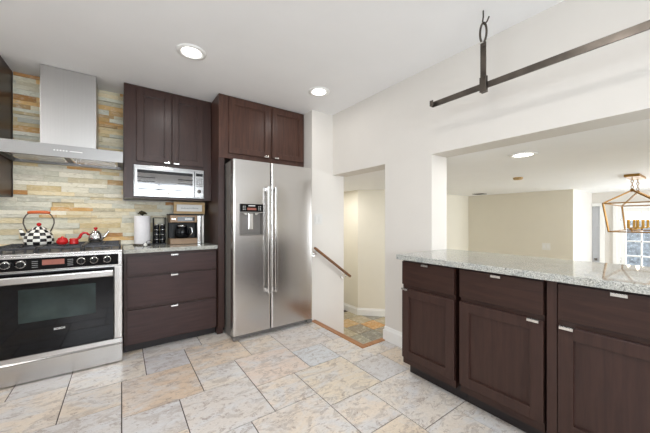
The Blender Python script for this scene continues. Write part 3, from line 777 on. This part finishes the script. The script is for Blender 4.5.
cx, cy = .205, 3.20
p = thing('wire_ornament', 'small white ornament with wire loops before paper towels', 'ornament', (cx, cy, CT))
mb = MB(); mb.ball((cx-.02, cy, CT+.016), .016); mb.build('knob', M['plastic_white'], p)
mb = MB()
for ox, oz, rr in ((.012, .030, .026), (-.030, .014, .013), (.030, .012, .011)):
    mb.tube([(cx+ox+rr*math.cos(2*PI*q/20), cy, CT+oz+rr*math.sin(2*PI*q/20)*.9+.003) for q in range(20)], .0028, 6, True)
mb.build('wire', M['iron'], p)

# spice tower
cx, cy = .322, 3.43
p = thing('spice_rack', 'black spice jar tower between paper towels and coffee maker', 'spice rack', (cx, cy, CT))
mb = MB(); mb.box(cx-.056, cx+.056, cy-.05, cy+.05, CT, CT+.012, .003)
for sx in (-.054, .054):
    mb.cyl((cx+sx, cy+.045, CT+.01), (cx+sx, cy+.045, CT+.275), .0035, 8); mb.cyl((cx+sx, cy-.045, CT+.01), (cx+sx, cy-.045, CT+.275), .0035, 8); mb.cyl((cx+sx, cy-.045, CT+.275), (cx+sx, cy+.045, CT+.275), .0035, 8)
mb.cyl((cx-.054, cy-.045, CT+.275), (cx+.054, cy-.045, CT+.275), .0035, 8); mb.cyl((cx-.054, cy+.045, CT+.275), (cx+.054, cy+.045, CT+.275), .0035, 8)
for lv in range(1, 4): mb.box(cx-.056, cx+.056, cy-.05, cy+.05, CT+.012+lv*.050-.002, CT+.012+lv*.050)
mb.build('frame', M['black'], p)
where = ['bottom', 'second', 'third', 'top']
for lv in range(4):
    for sx, sn in ((-1, 'left'), (1, 'right')):
        x, z = cx+sx*.026, CT+.0122+lv*.050
        j = thing('spice_jar', '%s small black spice jar on the %s level of the tower' % (sn, where[lv]), 'jar', (x, cy-.02, z), 'spice jars in the tower')
        MB().lathe([(0, 0), (.022, 0), (.023, .003), (.023, .030), (.018, .034), (0, .034)], (x, cy-.02, z), 18).build('jar', M['blackglass'], j)
        MB().lathe([(0, 0), (.020, 0), (.020, .011), (.018, .0125), (0, .0125)], (x, cy-.02, z+.0342), 18).build('lid', M['steel_p'], j)

# coffee maker
x0, x1, y0, y1 = .392, .730, 3.25, 3.48
p = thing('coffee_maker', 'steel and black coffee maker with glass carafe on granite', 'coffee maker', ((x0+x1)/2, 3.36, CT))
mb = MB(); mb.box(x0+.01, x1-.045, y0+.12, y1, CT+.062, CT+.225, .004); mb.box(x0, x1-.01, y0+.02, y1, CT+.300, CT+.318, .006); mb.box(x1-.070, x1, y0+.05, y1, CT+.001, CT+.318, .006)
mb.build('housing', M['black'], p)
MB().box(x0+.005, x1-.072, y0, y1-.01, CT, CT+.062, .006).build('base', M['bronze_panel'], p)
hd = MB().box(x0+.005, x1-.072, y0+.01, y1-.01, CT+.226, CT+.302, .006).build('brew_head', M['bronze_panel'], p)
MB().box(x0+.075, x1-.10, y0+.0075, y0+.011, CT+.240, CT+.284).build('display', M['blackglass'], hd)
mb = MB(); mb.box(x0+.145, x1-.125, y0+.0062, y0+.008, CT+.256, CT+.270); mb.build('display_digits', M['mark'], hd)
mb = MB()
for i in range(2): mb.cyl((x0+.030+i*.022, y0+.011, CT+.262), (x0+.030+i*.022, y0+.006, CT+.262), .007, 12)
mb.build('button', M['nickel'], hd)
mb = MB(); mb.box(x1-.072, x1-.038, y0+.01, y0+.05, CT+.001, CT+.300, .004); mb.build('front_column', M['steel_p'], p)
mb = MB(); mb.cyl((x1-.015, y0+.03, CT+.002), (x1-.015, y0+.03, CT+.300), .012); mb.build('water_gauge', M['plastic_white'], p)
ca = MB().lathe([(0, 0), (.052, 0), (.066, .015), (.068, .07), (.058, .105), (.046, .120), (0, .120)], (x0+.125, y0+.062, CT+.0625), 32).build('carafe', M['blackglass'], p)
MB().lathe([(0, 0), (.048, 0), (.046, .018), (.02, .024), (0, .024)], (x0+.125, y0+.062, CT+.183), 28).build('carafe_lid', M['steel_p'], ca)
mb = MB(); mb.tube([(x0+.185, y0+.04, CT+.175), (x0+.215, y0+.03, CT+.168), (x0+.222, y0+.03, CT+.12), (x0+.190, y0+.04, CT+.085)], .008, 10); mb.build('carafe_handle', M['steel_p'], ca)

# framed word sign on top of the coffee maker
sz = CT+.3185
p = thing('framed_sign', 'pale wood framed sign standing on the coffee maker', 'sign', (.603, 3.415, sz))
a0, a1, b0, b1 = .452, .765, sz, sz+.130
mb = MB(); t = .028
mb.box(a0, a1, 3.40, 3.43, b0, b0+t, .003).box(a0, a1, 3.40, 3.43, b1-t, b1, .003).box(a0, a0+t, 3.40, 3.43, b0+t, b1-t, .003).box(a1-t, a1, 3.40, 3.43, b0+t, b1-t, .003)
mb.build('frame', M['pine'], p)
bd = MB().box(a0+t, a1-t, 3.412, 3.428, b0+t, b1-t).build('sign_board', M['plastic_white'], p)
mb = MB(); x = a0+t+.045
while x < a1-t-.05:
    wl = random.uniform(.006, .013); zz = (b0+b1)/2+random.uniform(-.002, .002)
    mb.box(x, x+wl, 3.4112, 3.4125, zz-.006, zz-.002); mb.box(x, x+.003, 3.4112, 3.4125, zz-.006, zz+random.uniform(.003, .008)); x += wl+.005
mb.build('lettering', M['darkmark'], bd)

# ================================================================== WALL PLATES, HANDRAIL, LIGHTS
M['plate'] = plain('switch_plate', lin(216, 214, 210), .4, var=.01)
s = thing('light_switch', 'white double switch plate on the wall right of the fridge', 'switch', (1.872, ST1, 1.115))
MB().box(1.815, 1.932, ST1-.006, ST1-.0005, 1.115, 1.235, .002).build('plate', M['plate'], s)
for x in (1.850, 1.897): MB().box(x-.016, x+.016, ST1-.010, ST1-.006, 1.142, 1.208, .002).build('rocker', M['plate'], s)
s = thing('wall_outlet', 'white wall plate on the far cream dining wall', 'outlet', (6.5, 1.93, .60))
MB().box(6.493, 6.4995, 1.86, 1.99, .60, .73, .002).build('plate', M['plastic_white'], s)
for y in (1.895, 1.955): MB().box(6.489, 6.493, y-.018, y+.018, .63, .70, .002).build('rocker', M['white'], s)

s = thing('handrail', 'brown wooden handrail sloping down the stair wall', 'handrail', (2.04, 2.72, .45))
yr = 2.69; A = Vector((1.780, yr, .850)); B = Vector((2.315, yr, .462))
mb = MB(); d = (B-A).normalized()
mb.bar(A, B, .034, .028); o = mb.build('rail', M['rail'], s)
bv = o.modifiers.new('bevel', 'BEVEL'); bv.width = .008; bv.segments = 3
for q in (.05, .86):
    pt = A.lerp(B, q)
    mb = MB(); mb.tube([pt+Vector((0, 0, -.017)), pt+Vector((0, .004, -.045)), pt+Vector((0, .030, -.062)), Vector((pt.x, ST1-.004, pt.z-.062))], .0065, 8); mb.cyl((pt.x, ST1-.008, pt.z-.062), (pt.x, ST1-.0005, pt.z-.062), .027); mb.build('bracket', M['nickel'], s)

def downlight(x, y, zc, label, power, group='recessed ceiling lights'):
    L = thing('recessed_light', label, 'ceiling light', (x, y, zc), group)
    mb = MB(); mb.lathe([(.070, -.0005), (.105, -.0005), (.103, -.007), (.085, -.010), (.068, -.006), (.070, -.0005)], (x, y, zc), 40); mb.build('trim_ring', M['white'], L)
    mb = MB(); mb.lathe([(0, -.0006), (.068, -.0006), (.066, -.004), (0, -.005)], (x, y, zc), 36); mb.build('lens', M['lens'], L)
    d = bpy.data.lights.new('lamp', 'AREA'); d.shape = 'DISK'; d.size = .12; d.energy = power; d.color = (1, .985, .965)
    o = bpy.data.objects.new('lamp', d); C.objects.link(o); o.parent = L; o.location = (0, 0, -.014)
downlight(.431, 2.342, CH, 'round recessed ceiling light left in view, above the drawer cabinet side', 4)
downlight(1.592, 2.326, CH, 'round recessed ceiling light near the fridge cabinet and wall corner', 1.6)
downlight(2.715, .962, DC, 'round recessed light in the low ceiling beyond the opening', 7)
downlight(.431, .45, CH, 'recessed ceiling light straight above the camera, out of the picture', 12)  # unseen lamp, added to brighten the kitchen
downlight(-1.25, 2.342, CH, 'recessed ceiling light left of the picture beside the range', 10)  # another added lamp, fills the range side
downlight(-1.25, .45, CH, 'recessed ceiling light behind the camera on its left', 12)  # added out of view for more even kitchen light
downlight(4.6, -.9, DC, 'recessed light in the low dining ceiling right of the picture', 34)  # hidden lamp added to lift the dining room
downlight(2.9, 3.9, DC, 'recessed light in the low ceiling over the stair landing', 9)  # hidden lamp added to brighten the landing
o = MB().lathe([(0, 0), (.05, 0), (.055, -.012), (.045, -.028), (0, -.032)], (4.13, 1.52, DC-.0005), 28).build('smoke_detector', M['pine'], None)
recenter(o, (4.13, 1.52, DC)); tag(o, 'small tan ceiling disc beyond the low recessed light', 'detector')
v = thing('ceiling_vent', 'small dark vent on the far dining ceiling corner', 'vent', (6.05, 2.93, DC))
MB().box(5.95, 6.15, 2.83, 3.03, DC-.012, DC-.0005, .003).build('vent_frame', M['greyside'], v)
mb = MB()
for q in range(5): mb.box(5.97, 6.13, 2.855+q*.034, 2.870+q*.034, DC-.015, DC-.012)
mb.build('slat', M['iron'], v)

# ================================================================== POT RACK RAIL
BX = 1.80
p = thing('pot_rack', 'long flat dark metal pot bar hanging below the ceiling', 'pot rack', (BX, .3, 1.963))
mb = MB(); mb.box(BX-.004, BX+.004, -.75, 1.195, 1.965, 2.003, .001)
mb.tube([(BX-.0, 1.193, 1.984)]*1+[(BX-.001, 1.197, 1.984)], .001, 4)
for y in (1.195, -.75):
    mb.box(BX-.036, BX+.004, y-.002 if y > 0 else y-.003, y+.003, 1.965, 2.003, .001); mb.box(BX-.036, BX-.030, y-.022 if y > 0 else y, y+.003 if y > 0 else y+.022, 1.965, 2.003, .001)
mb.build('bar', M['bronze'], p)
for y in (.845, -.45):
    mb = MB(); mb.box(BX-.013, BX-.0055, y-.017, y+.017, 1.948, 2.245, .002); mb.box(BX-.013, BX+.012, y-.017, y+.017, 1.944, 1.952, .001); mb.box(BX+.0055, BX+.012, y-.017, y+.017, 1.948, 2.045, .002); mb.box(BX-.020, BX-.012, y-.019, y+.019, 1.944, 2.035, .002)
    for z in (2.04, 2.225): mb.cyl((BX-.022, y, z), (BX-.01, y, z), .008, 12)
    mb.build('strap', M['bronze'], p)
    mb = MB()     # C-shaped hook link with a gap on one side
    pts = []
    for q in range(25):
        t = math.radians(-60+q*312/24-20); pts.append((BX-.010, y-.019*math.cos(t), 2.305+.060*math.sin(t)))
    mb.tube(pts, .0065, 8); mb.build('hook', M['bronze'], p)
    mb = MB(); mb.tube([(BX-.010, y, CH-.0005), (BX-.010, y, 2.40), (BX-.010, y+.004, 2.375), (BX-.010, y-.006, 2.352), (BX-.010, y-.022, 2.362), (BX-.010, y-.034, 2.385)], .0045, 8); mb.build('ceiling_hook', M['bronze'], p)

# ================================================================== LANTERN OVER THE DINING TABLE
LX0, LX1, LY, HW = 4.72, 5.85, .62, .215
TZ, BZ = 1.365, 1.025
p = thing('pendant_lantern', 'open gold lantern pendant hanging in the dining room', 'pendant light', ((LX0+LX1)/2, LY, BZ))
MB().box(LX0+.18, LX1-.48, LY-.065, LY+.065, DC-.032, DC-.001, .004).build('canopy', M['gold'], p)
t = .014; P1, P2 = (LX0+.22, LY, 1.52), (LX1-.52, LY, 1.52)
bx0, bx1, bh = LX0+.06, LX1-.06, HW-.04
top = [(LX0, LY-HW, TZ), (LX1, LY-HW, TZ), (LX1, LY+HW, TZ), (LX0, LY+HW, TZ)]
bot = [(bx0, LY-bh, BZ), (bx1, LY-bh, BZ), (bx1, LY+bh, BZ), (bx0, LY+bh, BZ)]
mb = MB()
for q in range(4):
    mb.bar(top[q], top[(q+1) % 4], t, t); mb.bar(bot[q], bot[(q+1) % 4], t, t); mb.bar(top[q], bot[q], t, t)
    mb.ball(top[q], t*.62); mb.ball(bot[q], t*.62)
for q, P in ((0, P1), (3, P1), (1, P2), (2, P2)): mb.bar(top[q], P, t, t)
mb.bar(P1, P2, t, t); mb.ball(P1, .02); mb.ball(P2, .02)
mb.build('cage', M['gold'], p)
for P in (P1, P2):
    mb = MB(); z = P[2]+.02
    n_ = 4; Lk = (DC-.032-z)/n_
    for q in range(n_):
        zc = z+Lk*(q+.5); pts = []
        for a in range(14):
            th = 2*PI*a/14; u = .010*math.cos(th); vv = (Lk*.56)*math.sin(th)
            pts.append((P[0]+(u if q % 2 else 0), P[1]+(0 if q % 2 else u), zc+vv))
        mb.tube(pts, .0034, 6, True)
    mb.build('chain', M['gold'], p)
mb = MB(); mb.bar((LX0+.13, LY, BZ+.035), (LX1-.13, LY, BZ+.035), .02, .02); mb.bar((bx0, LY, BZ), (bx1, LY, BZ), t, t)
for q in (LX0+.2, LX1-.2): mb.bar((q, LY, BZ), (q, LY, BZ+.035), .015, .015)
arm = mb.build('candle_bar', M['gold'], p)
for q in range(5):
    x = LX0+.17+q*(LX1-LX0-.34)/4; yy = LY+(.05 if q % 2 else -.05)
    mb = MB(); mb.bar((x, LY, BZ+.035), (x, yy, BZ+.035), .012, .012); mb.lathe([(0, 0), (.024, 0), (.024, .006), (.013, .010), (.013, .105), (0, .105)], (x, yy, BZ+.04), 16); k = mb.build('candle', M['candle'], p)
    MB().lathe([(0, 0), (.010, 0), (.017, .020), (.014, .045), (.004, .068), (0, .070)], (x, yy, BZ+.1455), 16).build('bulb', M['bulb'], k)
